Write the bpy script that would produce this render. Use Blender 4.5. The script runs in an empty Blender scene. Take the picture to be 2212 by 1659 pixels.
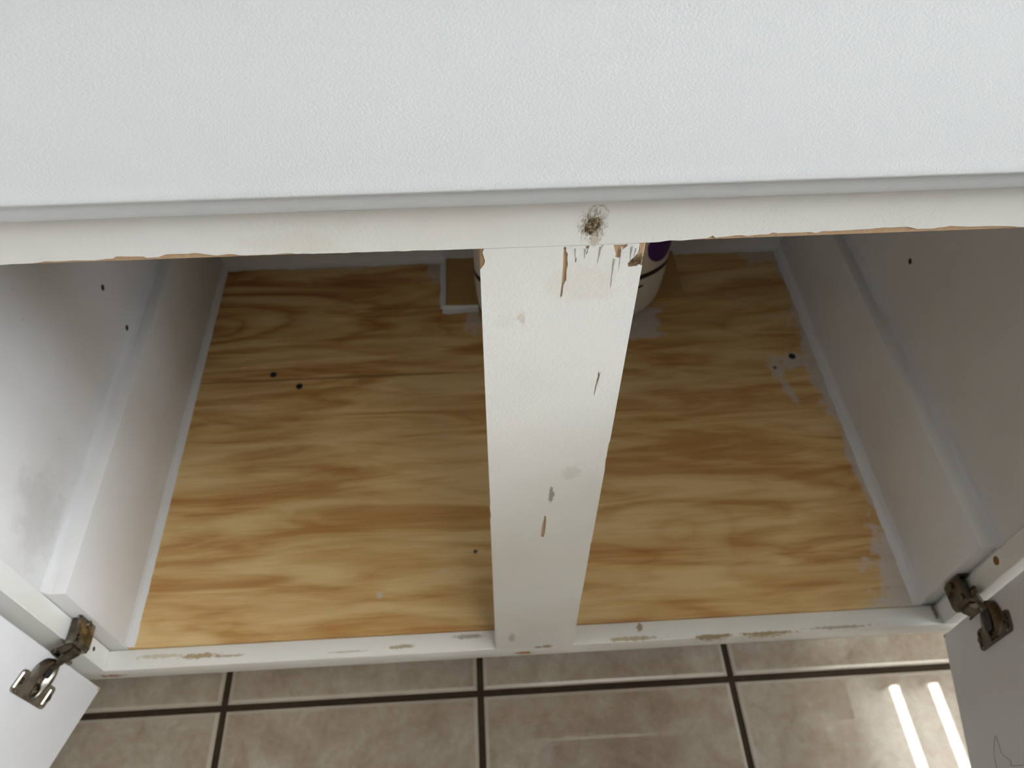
import bpy, bmesh, math, random
from mathutils import Vector, Matrix, noise
from mathutils.geometry import tessellate_polygon

C = bpy.context.scene.collection
SC = bpy.context.scene
PI = math.pi

# ------------------------------------------------------------------ camera
CAMP = Vector((0.3811, -0.2658, 0.9512))
pit, yaw, rol = math.radians(51.666), math.radians(3.45), math.radians(0.236)
fwd = Vector((math.sin(yaw) * math.cos(pit), math.cos(yaw) * math.cos(pit), -math.sin(pit)))
rgt = Vector((math.cos(yaw), -math.sin(yaw), 0))
upv = rgt.cross(fwd)
r2 = rgt * math.cos(rol) + upv * math.sin(rol)
u2 = upv * math.cos(rol) - rgt * math.sin(rol)
cam_d = bpy.data.cameras.new('camera')
cam = bpy.data.objects.new('camera', cam_d)
C.objects.link(cam)
m = Matrix((r2, u2, -fwd)).transposed().to_4x4()
m.translation = CAMP
cam.matrix_world = m
cam_d.sensor_fit = 'HORIZONTAL'
cam_d.sensor_width = 36
cam_d.lens = 1654.5 / 2212 * 36
cam_d.clip_start = 0.01
cam_d.dof.use_dof = True
cam_d.dof.focus_distance = 0.375
cam_d.dof.aperture_fstop = 16.0
SC.camera = cam

# ------------------------------------------------------------------ world, lamps, exposure
w = bpy.data.worlds.new('daylight')
SC.world = w
w.use_nodes = True
w.node_tree.nodes['Background'].inputs[0].default_value = (0.62, 0.76, 1.0, 1)
w.node_tree.nodes['Background'].inputs[1].default_value = 0.6
SC.view_settings.view_transform = 'Standard'
SC.view_settings.look = 'None'
SC.view_settings.gamma = 1
SC.view_settings.use_curve_mapping = False
SC.view_settings.exposure = 0.08


def area(name, loc, target, sx, sy, power, col):
    d = bpy.data.lights.new(name, 'AREA')
    d.shape = 'RECTANGLE'
    d.size, d.size_y, d.energy, d.color = sx, sy, power, col
    o = bpy.data.objects.new(name, d)
    C.objects.link(o)
    o.location = loc
    o.rotation_euler = (Vector(target) - Vector(loc)).to_track_quat('-Z', 'Y').to_euler()
    return o


# room measures
XL, XR, YF, YB, ZC = -2.3, 2.6, -3.2, 2.3, 2.45
WY0, WY1, WZ0, WZ1 = -1.6, -0.2, 1.30, 2.36          # window in the right-hand wall
area('window_daylight', (XR + 0.16, (WY0 + WY1) / 2, (WZ0 + WZ1) / 2), (0, (WY0 + WY1) / 2, (WZ0 + WZ1) / 2), WY1 - WY0, WZ1 - WZ0, 142, (0.85, 0.92, 1.0))

# ------------------------------------------------------------------ shader helpers


class NB:
    def __init__(self, name):
        self.mat = bpy.data.materials.new(name)
        self.mat.use_nodes = True
        self.t = self.mat.node_tree
        self.n = self.t.nodes
        self.b = self.n['Principled BSDF']
        self.out = self.n['Material Output']
        self.co = None

    def link(self, a, b):
        self.t.links.new(a, b)

    def put(self, sock, v):
        if isinstance(v, bpy.types.NodeSocket):
            self.link(v, sock)
        else:
            sock.default_value = v

    def obj(self):
        if self.co is None:
            self.co = self.n.new('ShaderNodeTexCoord').outputs['Object']
        return self.co

    def math(self, op, a, b=0.0, c=None, clamp=False):
        x = self.n.new('ShaderNodeMath')
        x.operation = op
        x.use_clamp = clamp
        self.put(x.inputs[0], a)
        self.put(x.inputs[1], b)
        if c is not None:
            self.put(x.inputs[2], c)
        return x.outputs[0]

    def vec(self, scale=(1, 1, 1), loc=(0, 0, 0), rot=(0, 0, 0), src=None):
        x = self.n.new('ShaderNodeMapping')
        self.link(src or self.obj(), x.inputs[0])
        x.inputs['Location'].default_value = loc
        x.inputs['Rotation'].default_value = rot
        x.inputs['Scale'].default_value = scale
        return x.outputs[0]

    def noise(self, scale, detail=2, rough=0.5, vec=None, dist=0.0):
        x = self.n.new('ShaderNodeTexNoise')
        self.link(vec or self.obj(), x.inputs['Vector'])
        x.inputs['Scale'].default_value = scale
        x.inputs['Detail'].default_value = detail
        x.inputs['Roughness'].default_value = rough
        x.inputs['Distortion'].default_value = dist
        return x.outputs[0]

    def vor(self, scale, vec=None, feature='F1'):
        x = self.n.new('ShaderNodeTexVoronoi')
        x.feature = feature
        self.link(vec or self.obj(), x.inputs['Vector'])
        x.inputs['Scale'].default_value = scale
        return x.outputs[0]

    def ramp(self, fac, stops):
        x = self.n.new('ShaderNodeValToRGB')
        self.link(fac, x.inputs[0])
        e = x.color_ramp.elements
        while len(e) < len(stops):
            e.new(0.5)
        for i, (p, c) in enumerate(stops):
            e[i].position = p
            e[i].color = (*c, 1) if len(c) == 3 else c
        return x.outputs[0]

    def rng(self, v, a, b, c=0.0, d=1.0):
        x = self.n.new('ShaderNodeMapRange')
        x.interpolation_type = 'SMOOTHSTEP'
        self.put(x.inputs[0], v)
        for i, k in enumerate((a, b, c, d)):
            x.inputs[i + 1].default_value = k
        return x.outputs[0]

    def mix(self, fac, a, b, mode='MIX'):
        x = self.n.new('ShaderNodeMix')
        x.data_type = 'RGBA'
        x.blend_type = mode
        self.put(x.inputs[0], fac)
        self.put(x.inputs[6], a if isinstance(a, bpy.types.NodeSocket) else (*a, 1))
        self.put(x.inputs[7], b if isinstance(b, bpy.types.NodeSocket) else (*b, 1))
        return x.outputs[2]

    def ell(self, c, r, rot=0.0):
        """elliptical distance from c in units of r (object space)"""
        s = self.n.new('ShaderNodeVectorMath')
        s.operation = 'SUBTRACT'
        self.link(self.obj(), s.inputs[0])
        s.inputs[1].default_value = c
        src = s.outputs[0]
        if rot:
            q = self.n.new('ShaderNodeVectorRotate')
            q.rotation_type = 'Z_AXIS'
            self.link(src, q.inputs[0])
            q.inputs['Angle'].default_value = -rot
            src = q.outputs[0]
        k = self.n.new('ShaderNodeVectorMath')
        k.operation = 'MULTIPLY'
        self.link(src, k.inputs[0])
        k.inputs[1].default_value = tuple(0.0 if x is None else 1.0 / x for x in r)
        le = self.n.new('ShaderNodeVectorMath')
        le.operation = 'LENGTH'
        self.link(k.outputs[0], le.inputs[0])
        return le.outputs['Value']

    def gauss(self, c, r, amp=1.0, rot=0.0):
        d = self.ell(c, r, rot)
        e = self.math('POWER', 2.71828, self.math('MULTIPLY', self.math('MULTIPLY', d, d), -1.0))
        return self.math('MULTIPLY', e, amp)

    def blob(self, c, r, nz, soft=0.25, amp=1.0, rot=0.0):
        """mask with a ragged edge: 1 inside the ellipse"""
        d = self.math('ADD', self.ell(c, r, rot), nz)
        return self.rng(d, 1.0 + soft, 1.0 - soft, 0.0, amp)

    def bump(self, h, strength, dist, normal=None):
        x = self.n.new('ShaderNodeBump')
        x.inputs['Strength'].default_value = strength
        x.inputs['Distance'].default_value = dist
        self.link(h, x.inputs['Height'])
        if normal is not None:
            self.link(normal, x.inputs['Normal'])
        self.link(x.outputs[0], self.b.inputs['Normal'])
        return x.outputs[0]

    def set(self, col=None, rough=None, metal=None, spec=None, coat=None):
        if col is not None:
            self.put(self.b.inputs['Base Color'], col if isinstance(col, bpy.types.NodeSocket) else (*col, 1))
        if rough is not None:
            self.put(self.b.inputs['Roughness'], rough)
        if metal is not None:
            self.put(self.b.inputs['Metallic'], metal)
        if spec is not None:
            self.put(self.b.inputs['Specular IOR Level'], spec)
        if coat is not None:
            self.b.inputs['Coat Weight'].default_value = coat[0]
            self.b.inputs['Coat Roughness'].default_value = coat[1]
        return self.mat


def lin(r, g, b):
    f = lambda v: (v / 255 / 12.92) if v / 255 <= 0.04045 else ((v / 255 + 0.055) / 1.055) ** 2.4
    return (f(r), f(g), f(b))


# ---- leather-grain vinyl of the drawer front
def mat_grain():
    k = NB('embossed_white_vinyl')
    warp = k.n.new('ShaderNodeTexNoise')
    k.link(k.vec((4, 4, 4)), warp.inputs['Vector'])
    warp.inputs['Scale'].default_value = 1.6
    v = k.n.new('ShaderNodeVectorMath')
    v.operation = 'MULTIPLY_ADD'
    k.link(warp.outputs['Color'], v.inputs[0])
    v.inputs[1].default_value = (0.05, 0.05, 0.05)
    k.link(k.obj(), v.inputs[2])
    mv = k.vec((1.0, 1, 1.5), rot=(0, 0.5, 0), src=v.outputs[0])
    a = k.noise(1300, 2, 0.55, mv, 0.5)
    c = k.vor(950, mv, 'SMOOTH_F1')
    h = k.math('ADD', k.math('MULTIPLY', a, 0.8), k.math('MULTIPLY', c, 0.5))
    k.bump(h, 0.21, 0.0006)
    big = k.noise(3, 2)
    col = k.mix(big, lin(222, 226, 228), lin(228, 231, 232))
    return k.set(col, 0.48, spec=0.45)


# ---- painted face frame
def mat_frame():
    k = NB('worn_cream_paint')
    base = k.mix(k.rng(k.noise(7, 3), 0.35, 0.75), lin(237, 237, 233), lin(232, 230, 221))
    nz = k.math('MULTIPLY', k.math('SUBTRACT', k.noise(240, 3, 0.6), 0.5), 2.2)
    nzl = k.math('MULTIPLY', k.math('SUBTRACT', k.noise(60, 3, 0.6), 0.5), 1.6)
    col = base
    # yellowed spots, scuffs and bare places (object space = cabinet space)
    for c, r, cc, amp, n_ in [
        ((0.4365, 0, 0.517), (0.006, 0.012, 0.008), lin(196, 194, 172), 0.35, nz),
        ((0.394, 0, 0.666), (0.006, 0.012, 0.005), lin(205, 196, 160), 0.1, nz),
        ((0.402, 0, 0.668), (0.0018, 0.012, 0.005), lin(190, 170, 110), 0.35, nz),
        ((0.432, 0, 0.69), (0.018, 0.012, 0.012), lin(216, 206, 176), 0.2, nzl),
        ((0.2995, 0, 0.722), (0.02, 0.012, 0.006), lin(214, 206, 178), 0.2, nzl),
        ((0.4247, 0, 0.489), (0.0018, 0.012, 0.009), lin(120, 112, 96), 0.8, nz),
        ((0.398, 0, 0.22), (0.003, 0.012, 0.01), lin(150, 142, 128), 0.5, nz),
        ((0.4105, 0, 0.1755), (0.008, 0.012, 0.0035), lin(176, 128, 66), 1.0, nz),
        ((0.424, 0, 0.1895), (0.004, 0.012, 0.002), lin(150, 120, 90), 1.0, nz),
        ((0.4335, 0, 0.191), (0.005, 0.012, 0.004), lin(150, 118, 88), 0.9, nz),
        ((0.091, 0.010, 0.19), (0.017, 0.0028, 0.012), lin(165, 140, 92), 0.85, nz),
        ((0.118, 0.0085, 0.19), (0.014, 0.0014, 0.012), lin(160, 140, 105), 0.7, nz),
        ((0.05, 0.012, 0.19), (0.02, 0.002, 0.012), lin(190, 176, 140), 0.6, nz),
        ((0.288, 0.008, 0.19), (0.012, 0.0018, 0.012), lin(160, 142, 108), 0.8, nz),
        ((0.235, 0.006, 0.19), (0.018, 0.001, 0.012), lin(160, 142, 108), 0.5, nz),
        ((0.355, 0.0145, 0.19), (0.015, 0.0022, 0.012), lin(140, 130, 112), 0.7, nz),
        ((0.60, 0.0012, 0.19), (0.020, 0.0016, 0.012), lin(150, 128, 88), 0.95, nz),
        ((0.655, 0.0012, 0.19), (0.026, 0.0016, 0.012), lin(160, 138, 98), 0.95, nz),
        ((0.52, 0.003, 0.19), (0.025, 0.002, 0.012), lin(170, 150, 112), 0.8, nz),
        ((0.73, 0.003, 0.19), (0.03, 0.0016, 0.012), lin(160, 145, 115), 0.7, nz),
        ((0.5285, 0.014, 0.19), (0.003, 0.004, 0.012), lin(140, 110, 66), 0.8, nz),
        ((0.002, 0.004, 0.176), (0.012, 0.012, 0.0035), lin(160, 118, 80), 0.9, nz),
        ((0.834, 0.014, 0.19), (0.0022, 0.008, 0.012), lin(120, 100, 86), 0.9, nz),
    ]:
        col = k.mix(k.blob(c, r, n_, 0.35, amp), col, cc)
    # streaky halo and faint ring of dirt left by the old bumper
    st = k.noise(1.0, 4, 0.75, k.vec((1100, 1100, 420), rot=(0, 0.6, 0)), 0.8)
    stn = k.math('MULTIPLY', k.math('SUBTRACT', st, 0.5), 3.4)
    col = k.mix(k.blob((0.4330, 0.0, 0.7262), (0.0050, 0.012, 0.0068), stn, 0.45, 0.85), col, k.mix(st, lin(92, 76, 50), lin(150, 132, 102)))
    dr = k.ell((0.4350, 0.0, 0.7335), (0.0042, 0.012, 0.0042))
    rg = k.math('MULTIPLY', k.rng(dr, 0.72, 0.95), k.rng(dr, 1.25, 1.0))
    col = k.mix(k.math('MULTIPLY', rg, k.rng(st, 0.44, 0.62, 0.0, 0.75)), col, lin(110, 96, 76))
    col = k.mix(k.blob((0.4345, 0.0, 0.7178), (0.0022, 0.012, 0.0032), stn, 0.5, 0.5), col, lin(160, 140, 104))
    # fine dark specks
    sp = k.rng(k.noise(330, 1, 0.4), 0.80, 0.86)
    col = k.mix(k.math('MULTIPLY', sp, 0.45), col, lin(120, 112, 100))
    h = k.math('ADD', k.math('MULTIPLY', k.noise(520, 2, 0.5), 0.6), k.noise(60, 2))
    k.bump(h, 0.22, 0.0009)
    return k.set(col, 0.36, spec=0.5)


def mat_white(name, c, rough=0.5, grime=0.0, bump=0.08):
    k = NB(name)
    g = k.noise(9, 4, 0.6)
    col = k.mix(k.rng(g, 0.3, 0.75), lin(*c), lin(c[0] - 6, c[1] - 7, c[2] - 9))
    if grime:
        nz = k.math('MULTIPLY', k.math('SUBTRACT', k.noise(40, 4, 0.7), 0.5), 2.4)
        col = k.mix(k.blob((-0.002, 0.075, 0.37), (0.012, 0.035, 0.03), nz, 0.5, grime), col, lin(150, 148, 140))
        sp = k.rng(k.noise(170, 1, 0.4), 0.79, 0.85)
        col = k.mix(k.math('MULTIPLY', sp, 0.35), col, lin(120, 112, 100))
    k.bump(k.noise(420, 2), bump, 0.0006)
    return k.set(col, rough, spec=0.45)


# ---- pine plywood, grain along X
def mat_ply():
    k = NB('pine_plywood')
    lo = k.noise(1.0, 3, 0.5, k.vec((3.2, 15, 1), loc=(0.3, 0.9, 0)), 0.25)
    f = k.math('MULTIPLY', lo, 3.2)
    mid = k.noise(1.0, 3, 0.6, k.vec((9, 60, 1), loc=(2.1, 0.2, 0)), 0.4)
    f = k.math('ADD', f, k.math('MULTIPLY', mid, 0.55))
    for c, r, a, ro in [((-0.02, 0.452, 0), (0.30, 0.055, None), 2.6, 0.02), ((0.03, 0.443, 0), (0.035, 0.022, None), 1.0, 0),
                        ((0.775, 0.423, 0), (0.075, 0.035, None), 1.5, 0), ((0.674, 0.175, 0), (0.032, 0.022, None), 1.7, -0.3),
                        ((0.745, 0.178, 0), (0.045, 0.016, None), 1.2, 0), ((0.60, 0.11, 0), (0.06, 0.03, None), 1.1, 0),
                        ((0.06, 0.045, 0), (0.06, 0.035, None), 1.3, 0.5), ((0.30, 0.09, 0), (0.10, 0.022, None), 1.2, 0)]:
        f = k.math('ADD', f, k.gauss(c, r, a, ro))
    fr = k.math('FRACT', k.math('MULTIPLY', f, 1.0))
    tri = k.ramp(fr, [(0.0, (0.85,) * 3), (0.10, (0.35,) * 3), (0.30, (0.05,) * 3), (0.62, (0.12,) * 3), (0.86, (0.45,) * 3), (1.0, (0.85,) * 3)])
    streak = k.noise(1.0, 4, 0.65, k.vec((11, 330, 1)))
    patch = k.noise(1.0, 2, 0.5, k.vec((6, 16, 1), loc=(5, 2, 0)))
    blotch = k.noise(1.0, 3, 0.55, k.vec((5.5, 38, 1), loc=(1.5, 7, 0)), 0.9)
    back = k.gauss((0.02, 0.46, 0), (0.36, 0.11, None), 0.55)
    amt = k.math('ADD', k.rng(patch, 0.3, 0.75, 0.06, 0.32), back)
    t = k.math('MULTIPLY', tri, amt)
    t = k.math('ADD', t, k.rng(blotch, 0.30, 0.72, -0.05, 0.62))
    t = k.math('ADD', t, k.math('MULTIPLY', k.math('SUBTRACT', streak, 0.5), 0.5), clamp=True)
    col = k.ramp(t, [(0.0, lin(222, 192, 138)), (0.3, lin(207, 171, 113)), (0.65, lin(184, 137, 80)), (1.0, lin(160, 106, 54))])
    # dark saw line in the veneer
    wob = k.math('MULTIPLY', k.math('SUBTRACT', k.noise(6, 2), 0.5), 3.0)
    ln = k.blob((0.19, 0.3545, 0), (0.21, 0.0016, None), wob, 0.9, 0.65)
    col = k.mix(ln, col, lin(110, 74, 36))
    # smeared white sealant and filler
    nz = k.math('MULTIPLY', k.math('SUBTRACT', k.noise(70, 4, 0.65), 0.5), 3.0)
    nz2 = k.math('MULTIPLY', k.math('SUBTRACT', k.noise(28, 3, 0.6), 0.5), 2.4)
    white = lin(205, 200, 196)
    for c, r, n_, a, ro in [((0.820, 0.29, 0), (0.013, 0.30, None), nz2, 0.8, 0.0), ((0.812, 0.34, 0), (0.016, 0.08, None), nz, 0.7, 0.0),
                            ((0.812, 0.055, 0), (0.026, 0.055, None), nz, 0.75, 0.0), ((0.80, 0.023, 0), (0.035, 0.008, None), nz, 0.7, 0.0),
                            ((0.782, 0.352, 0), (0.014, 0.016, None), nz, 0.75, 0.0), ((0.7565, 0.338, 0), (0.009, 0.02, None), nz, 0.6, 0.0),
                            ((0.762, 0.307, 0), (0.005, 0.022, None), nz, 0.6, 0.2), ((0.795, 0.555, 0), (0.03, 0.02, None), nz, 0.6, 0.0),
                            ((0.59, 0.426, 0), (0.035, 0.018, None), nz2, 0.75, 0.1), ((0.61, 0.447, 0), (0.03, 0.006, None), nz2, 0.65, 0.1),
                            ((0.59, 0.405, 0), (0.03, 0.007, None), nz2, 0.7, 0.05), ((0.372, 0.44, 0), (0.012, 0.016, None), nz, 0.55, 0.0),
                            ((0.32, 0.545, 0), (0.012, 0.03, None), nz, 0.5, 0.0), ((0.26, 0.565, 0), (0.23, 0.009, None), nz2, 0.75, 0.0),
                            ((0.2646, 0.0614, 0), (0.003, 0.004, None), nz, 0.7, 0.0), ((0.33, 0.085, 0), (0.0022, 0.003, None), nz, 0.5, 0.0)]:
        col = k.mix(k.blob(c, r, n_, 0.3, a, ro), col, white)
    k.bump(k.noise(1.0, 3, 0.6, k.vec((20, 600, 1))), 0.15, 0.0006)
    return k.set(col, 0.42, spec=0.4)


def mat_patch():
    k = NB('plain_plywood')
    s = k.noise(1.0, 4, 0.6, k.vec((8, 90, 1)))
    col = k.mix(s, lin(200, 166, 106), lin(176, 138, 80))
    return k.set(col, 0.5, spec=0.35)


def mat_bare():
    k = NB('bare_fibreboard')
    s = k.noise(1.0, 4, 0.7, k.vec((300, 300, 60)))
    col = k.mix(s, lin(200, 171, 138), lin(174, 142, 108))
    nz = k.math('MULTIPLY', k.math('SUBTRACT', k.noise(420, 3, 0.7), 0.5), 2.0)
    col = k.mix(k.blob((0.454, 0, 0.7025), (0.009, None, 0.0045), nz, 0.4, 0.8), col, lin(120, 98, 66))
    k.bump(s, 0.5, 0.0008)
    return k.set(col, 0.75, spec=0.2)


def mat_tile():
    k = NB('glazed_beige_tile')
    oi = k.n.new('ShaderNodeObjectInfo')
    off = k.n.new('ShaderNodeVectorMath')
    off.operation = 'MULTIPLY_ADD'
    k.link(oi.outputs['Location'], off.inputs[0])
    off.inputs[1].default_value = (7.3, 3.1, 1)
    k.link(k.obj(), off.inputs[2])
    a = k.noise(26, 5, 0.65, off.outputs[0], 0.4)
    b = k.noise(110, 3, 0.6, off.outputs[0])
    c = k.noise(5, 3, 0.6, off.outputs[0])
    t = k.math('ADD', k.math('MULTIPLY', a, 0.55), k.math('ADD', k.math('MULTIPLY', b, 0.22), k.math('MULTIPLY', c, 0.3)))
    col = k.ramp(t, [(0.34, lin(143, 128, 114)), (0.5, lin(165, 151, 136)), (0.66, lin(181, 172, 158))])
    xyz = k.n.new('ShaderNodeSeparateXYZ')
    k.link(k.obj(), xyz.inputs[0])
    edge = k.math('MAXIMUM', k.math('ABSOLUTE', xyz.outputs[0]), k.math('ABSOLUTE', xyz.outputs[1]))
    em = k.rng(edge, 0.1425, 0.1455)
    col = k.mix(k.math('MULTIPLY', em, 0.55), col, lin(196, 188, 176))
    return k.set(col, k.math('MULTIPLY_ADD', em, 0.30, 0.01), spec=0.8)


def mat_grout():
    k = NB('dark_grout')
    s = k.noise(120, 4, 0.7)
    col = k.mix(s, lin(38, 31, 24), lin(76, 64, 50))
    k.bump(s, 0.6, 0.001)
    return k.set(col, 0.85, spec=0.2)


def mat_metal(name, c1, c2, rough):
    k = NB(name)
    s = k.noise(90, 2, 0.5)
    col = k.mix(k.rng(s, 0.35, 0.7), c1, c2)
    return k.set(col, k.rng(s, 0.3, 0.7, rough, rough + 0.12), 1.0)


def mat_plain(name, c, rough=0.5, spec=0.5, var=0.06, scale=30):
    k = NB(name)
    s = k.noise(scale, 3)
    col = k.mix(s, c, tuple(x * (1 - var) for x in c))
    return k.set(col, rough, spec=spec)


def mat_emit(name, c, s):
    k = NB(name)
    k.set(c, 0.4)
    k.b.inputs['Emission Color'].default_value = (*c, 1)
    k.b.inputs['Emission Strength'].default_value = s
    return k.mat


def mat_glass():
    k = NB('clear_window_glass')
    tr = k.n.new('ShaderNodeBsdfTransparent')
    gl = k.n.new('ShaderNodeBsdfGlossy')
    gl.inputs['Roughness'].default_value = 0.02
    fr = k.n.new('ShaderNodeFresnel')
    mx = k.n.new('ShaderNodeMixShader')
    k.link(fr.outputs[0], mx.inputs[0])
    k.link(tr.outputs[0], mx.inputs[1])
    k.link(gl.outputs[0], mx.inputs[2])
    k.link(mx.outputs[0], k.out.inputs[0])
    return k.mat


M = dict(
    grain=mat_grain(), frame=mat_frame(), ply=mat_ply(), patch=mat_patch(), bare=mat_bare(),
    inner=mat_white('white_inner_paint', (231, 231, 231), 0.45, 0.25), door=mat_white('smooth_white_door_face', (237, 238, 241), 0.4, 0, 0.03),
    caulk=mat_white('white_caulk', (228, 228, 230), 0.35, 0, 0.2), wall=mat_white('wall_paint', (168, 162, 150), 0.7), ceil=mat_white('ceiling_paint', (236, 236, 233), 0.8),
    tile=mat_tile(), grout=mat_grout(), metal=mat_metal('tarnished_nickel', (0.22, 0.195, 0.16), (0.34, 0.31, 0.265), 0.20),
    nickel=mat_metal('stained_nickel', (0.10, 0.085, 0.065), (0.33, 0.30, 0.25), 0.20), bronze=mat_metal('dark_tarnished_bronze', (0.10, 0.083, 0.062), (0.19, 0.16, 0.12), 0.26),
    shiny=mat_metal('bright_nickel', (0.62, 0.58, 0.50), (0.70, 0.66, 0.58), 0.16),
    black=mat_plain('black_screw_and_slot_shade', lin(26, 25, 26), 0.4), hole=mat_plain('painted_hole_shade', lin(52, 40, 28), 0.8),  # black also stands for channel shade; hole colour is the shade of uncut holes
    tanhole=mat_plain('raw_wood_hole_lining', lin(150, 104, 56), 0.8),
    plastic=mat_plain('off_white_plastic', lin(226, 220, 208), 0.35, 0.5, 0.04), purple=mat_plain('purple_print', lin(74, 22, 108), 0.4),
    dark=mat_plain('dark_purple_print', lin(26, 8, 24), 0.35), counter=mat_plain('pale_worktop_laminate', lin(206, 203, 196), 0.4, 0.5, 0.15, 160),
    tube=mat_emit('lit_fill_lamp_tube', (1.0, 0.97, 0.93), 18.0), tube_old=mat_emit('lit_warm_fluorescent_tube', (1.0, 0.96, 0.88), 21.0), fix=mat_plain('white_enamel', lin(236, 236, 232), 0.35), glass=mat_glass(),
    glue=None, hair=mat_plain('dark_hair', lin(60, 54, 48), 0.5),
)


def mat_glue():
    k = NB('dirty_glue_residue')
    s = k.noise(700, 4, 0.75)
    col = k.ramp(s, [(0.30, lin(42, 32, 20)), (0.47, lin(98, 80, 54)), (0.60, lin(160, 142, 110)), (0.72, lin(228, 222, 210))])
    k.bump(s, 0.9, 0.0012)
    return k.set(col, 0.45)


M['glue'] = mat_glue()

# ------------------------------------------------------------------ mesh helpers


def box(bm, x0, x1, y0, y1, z0, z1, bev=0.0, seg=1):
    r = bmesh.ops.create_cube(bm, size=1)
    vs = r['verts']
    for v in vs:
        v.co = Vector(((x0 + x1) / 2 + v.co.x * (x1 - x0), (y0 + y1) / 2 + v.co.y * (y1 - y0), (z0 + z1) / 2 + v.co.z * (z1 - z0)))
    if bev:
        es = {e for v in vs for e in v.link_edges}
        bmesh.ops.bevel(bm, geom=list(es), offset=bev, segments=seg, affect='EDGES', profile=0.5)


def prism(bm, pts, fn, a, b):
    """closed outline pts (p,q); fn(p,q,h) -> point; solid between heights a and b"""
    lo = [bm.verts.new(fn(p, q, a)) for p, q in pts]
    hi = [bm.verts.new(fn(p, q, b)) for p, q in pts]
    n = len(pts)
    tri = tessellate_polygon([[Vector((p, q, 0)) for p, q in pts]])
    for t in tri:
        for ring in (lo, hi):
            try:
                bm.faces.new([ring[i] for i in t])
            except ValueError:
                pass
    for i in range(n):
        bm.faces.new((lo[i], lo[(i + 1) % n], hi[(i + 1) % n], hi[i]))
    bmesh.ops.recalc_face_normals(bm, faces=bm.faces)


def film(bm, outer, holes, y0, y1):
    """sheet of paint in the XZ plane with torn holes, from y0 (front) to y1 (back)"""
    loops = [outer] + holes
    flat = [p for l in loops for p in l]
    fr = [bm.verts.new((p[0], y0, p[1])) for p in flat]
    bk = [bm.verts.new((p[0], y1, p[1])) for p in flat]
    tri = tessellate_polygon([[Vector((p[0], p[1], 0)) for p in l] for l in loops])
    for t in tri:
        try:
            bm.faces.new([fr[i] for i in t])
        except ValueError:
            pass
    k = 0
    for l in loops:
        n = len(l)
        for i in range(n):
            a, b = k + i, k + (i + 1) % n
            bm.faces.new((fr[a], fr[b], bk[b], bk[a]))
        k += n
    bmesh.ops.recalc_face_normals(bm, faces=bm.faces)


def tube(bm, pts, r, n=8, cap=True):
    rings = []
    for i, p in enumerate(pts):
        p = Vector(p)
        d = (Vector(pts[min(i + 1, len(pts) - 1)]) - Vector(pts[max(i - 1, 0)])).normalized()
        a = d.cross(Vector((0.13, 0.31, 0.94)))
        if a.length < 1e-3:
            a = d.cross(Vector((1, 0, 0)))
        a.normalize()
        b = d.cross(a)
        rr = r[i] if isinstance(r, (list, tuple)) else r
        rings.append([bm.verts.new(p + (a * math.cos(2 * PI * k / n) + b * math.sin(2 * PI * k / n)) * rr) for k in range(n)])
    for i in range(len(rings) - 1):
        for k in range(n):
            bm.faces.new((rings[i][k], rings[i][(k + 1) % n], rings[i + 1][(k + 1) % n], rings[i + 1][k]))
    if cap:
        bm.faces.new(rings[0][::-1])
        bm.faces.new(rings[-1])
    bmesh.ops.recalc_face_normals(bm, faces=bm.faces)


def lathe(bm, prof, n=20, fn=None):
    fn = fn or (lambda x, y, z: (x, y, z))
    rings = [[bm.verts.new(fn(r * math.cos(2 * PI * k / n), r * math.sin(2 * PI * k / n), h)) for k in range(n)] for r, h in prof]
    for i in range(len(rings) - 1):
        for k in range(n):
            bm.faces.new((rings[i][k], rings[i][(k + 1) % n], rings[i + 1][(k + 1) % n], rings[i + 1][k]))
    bm.faces.new(rings[0][::-1])
    bm.faces.new(rings[-1])
    bmesh.ops.recalc_face_normals(bm, faces=bm.faces)


def obj(name, bm, mat, parent=None, label=None, cat=None, group=None, kind=None, smooth=False, loc=None):
    me = bpy.data.meshes.new(name)
    bm.to_mesh(me)
    bm.free()
    me.materials.append(mat)
    if smooth:
        for p in me.polygons:
            p.use_smooth = True
        try:
            me.set_sharp_from_angle(angle=math.radians(40))
        except Exception:
            pass
    o = bpy.data.objects.new(name, me)
    C.objects.link(o)
    if parent:
        o.parent = parent
    if loc is not None:
        o.location = loc
    for kk, v in (('label', label), ('category', cat), ('group', group), ('kind', kind)):
        if v:
            o[kk] = v
    return o


def empty(name, loc, label, cat):
    o = bpy.data.objects.new(name, None)
    C.objects.link(o)
    o.location = loc
    o.empty_display_size = 0.1
    o['label'] = label
    o['category'] = cat
    return o


def BM():
    return bmesh.new()


def struct(name, bm, mat, parent=None, label=None, **k):
    return obj(name, bm, mat, parent, label, kind='structure', **k)


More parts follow.
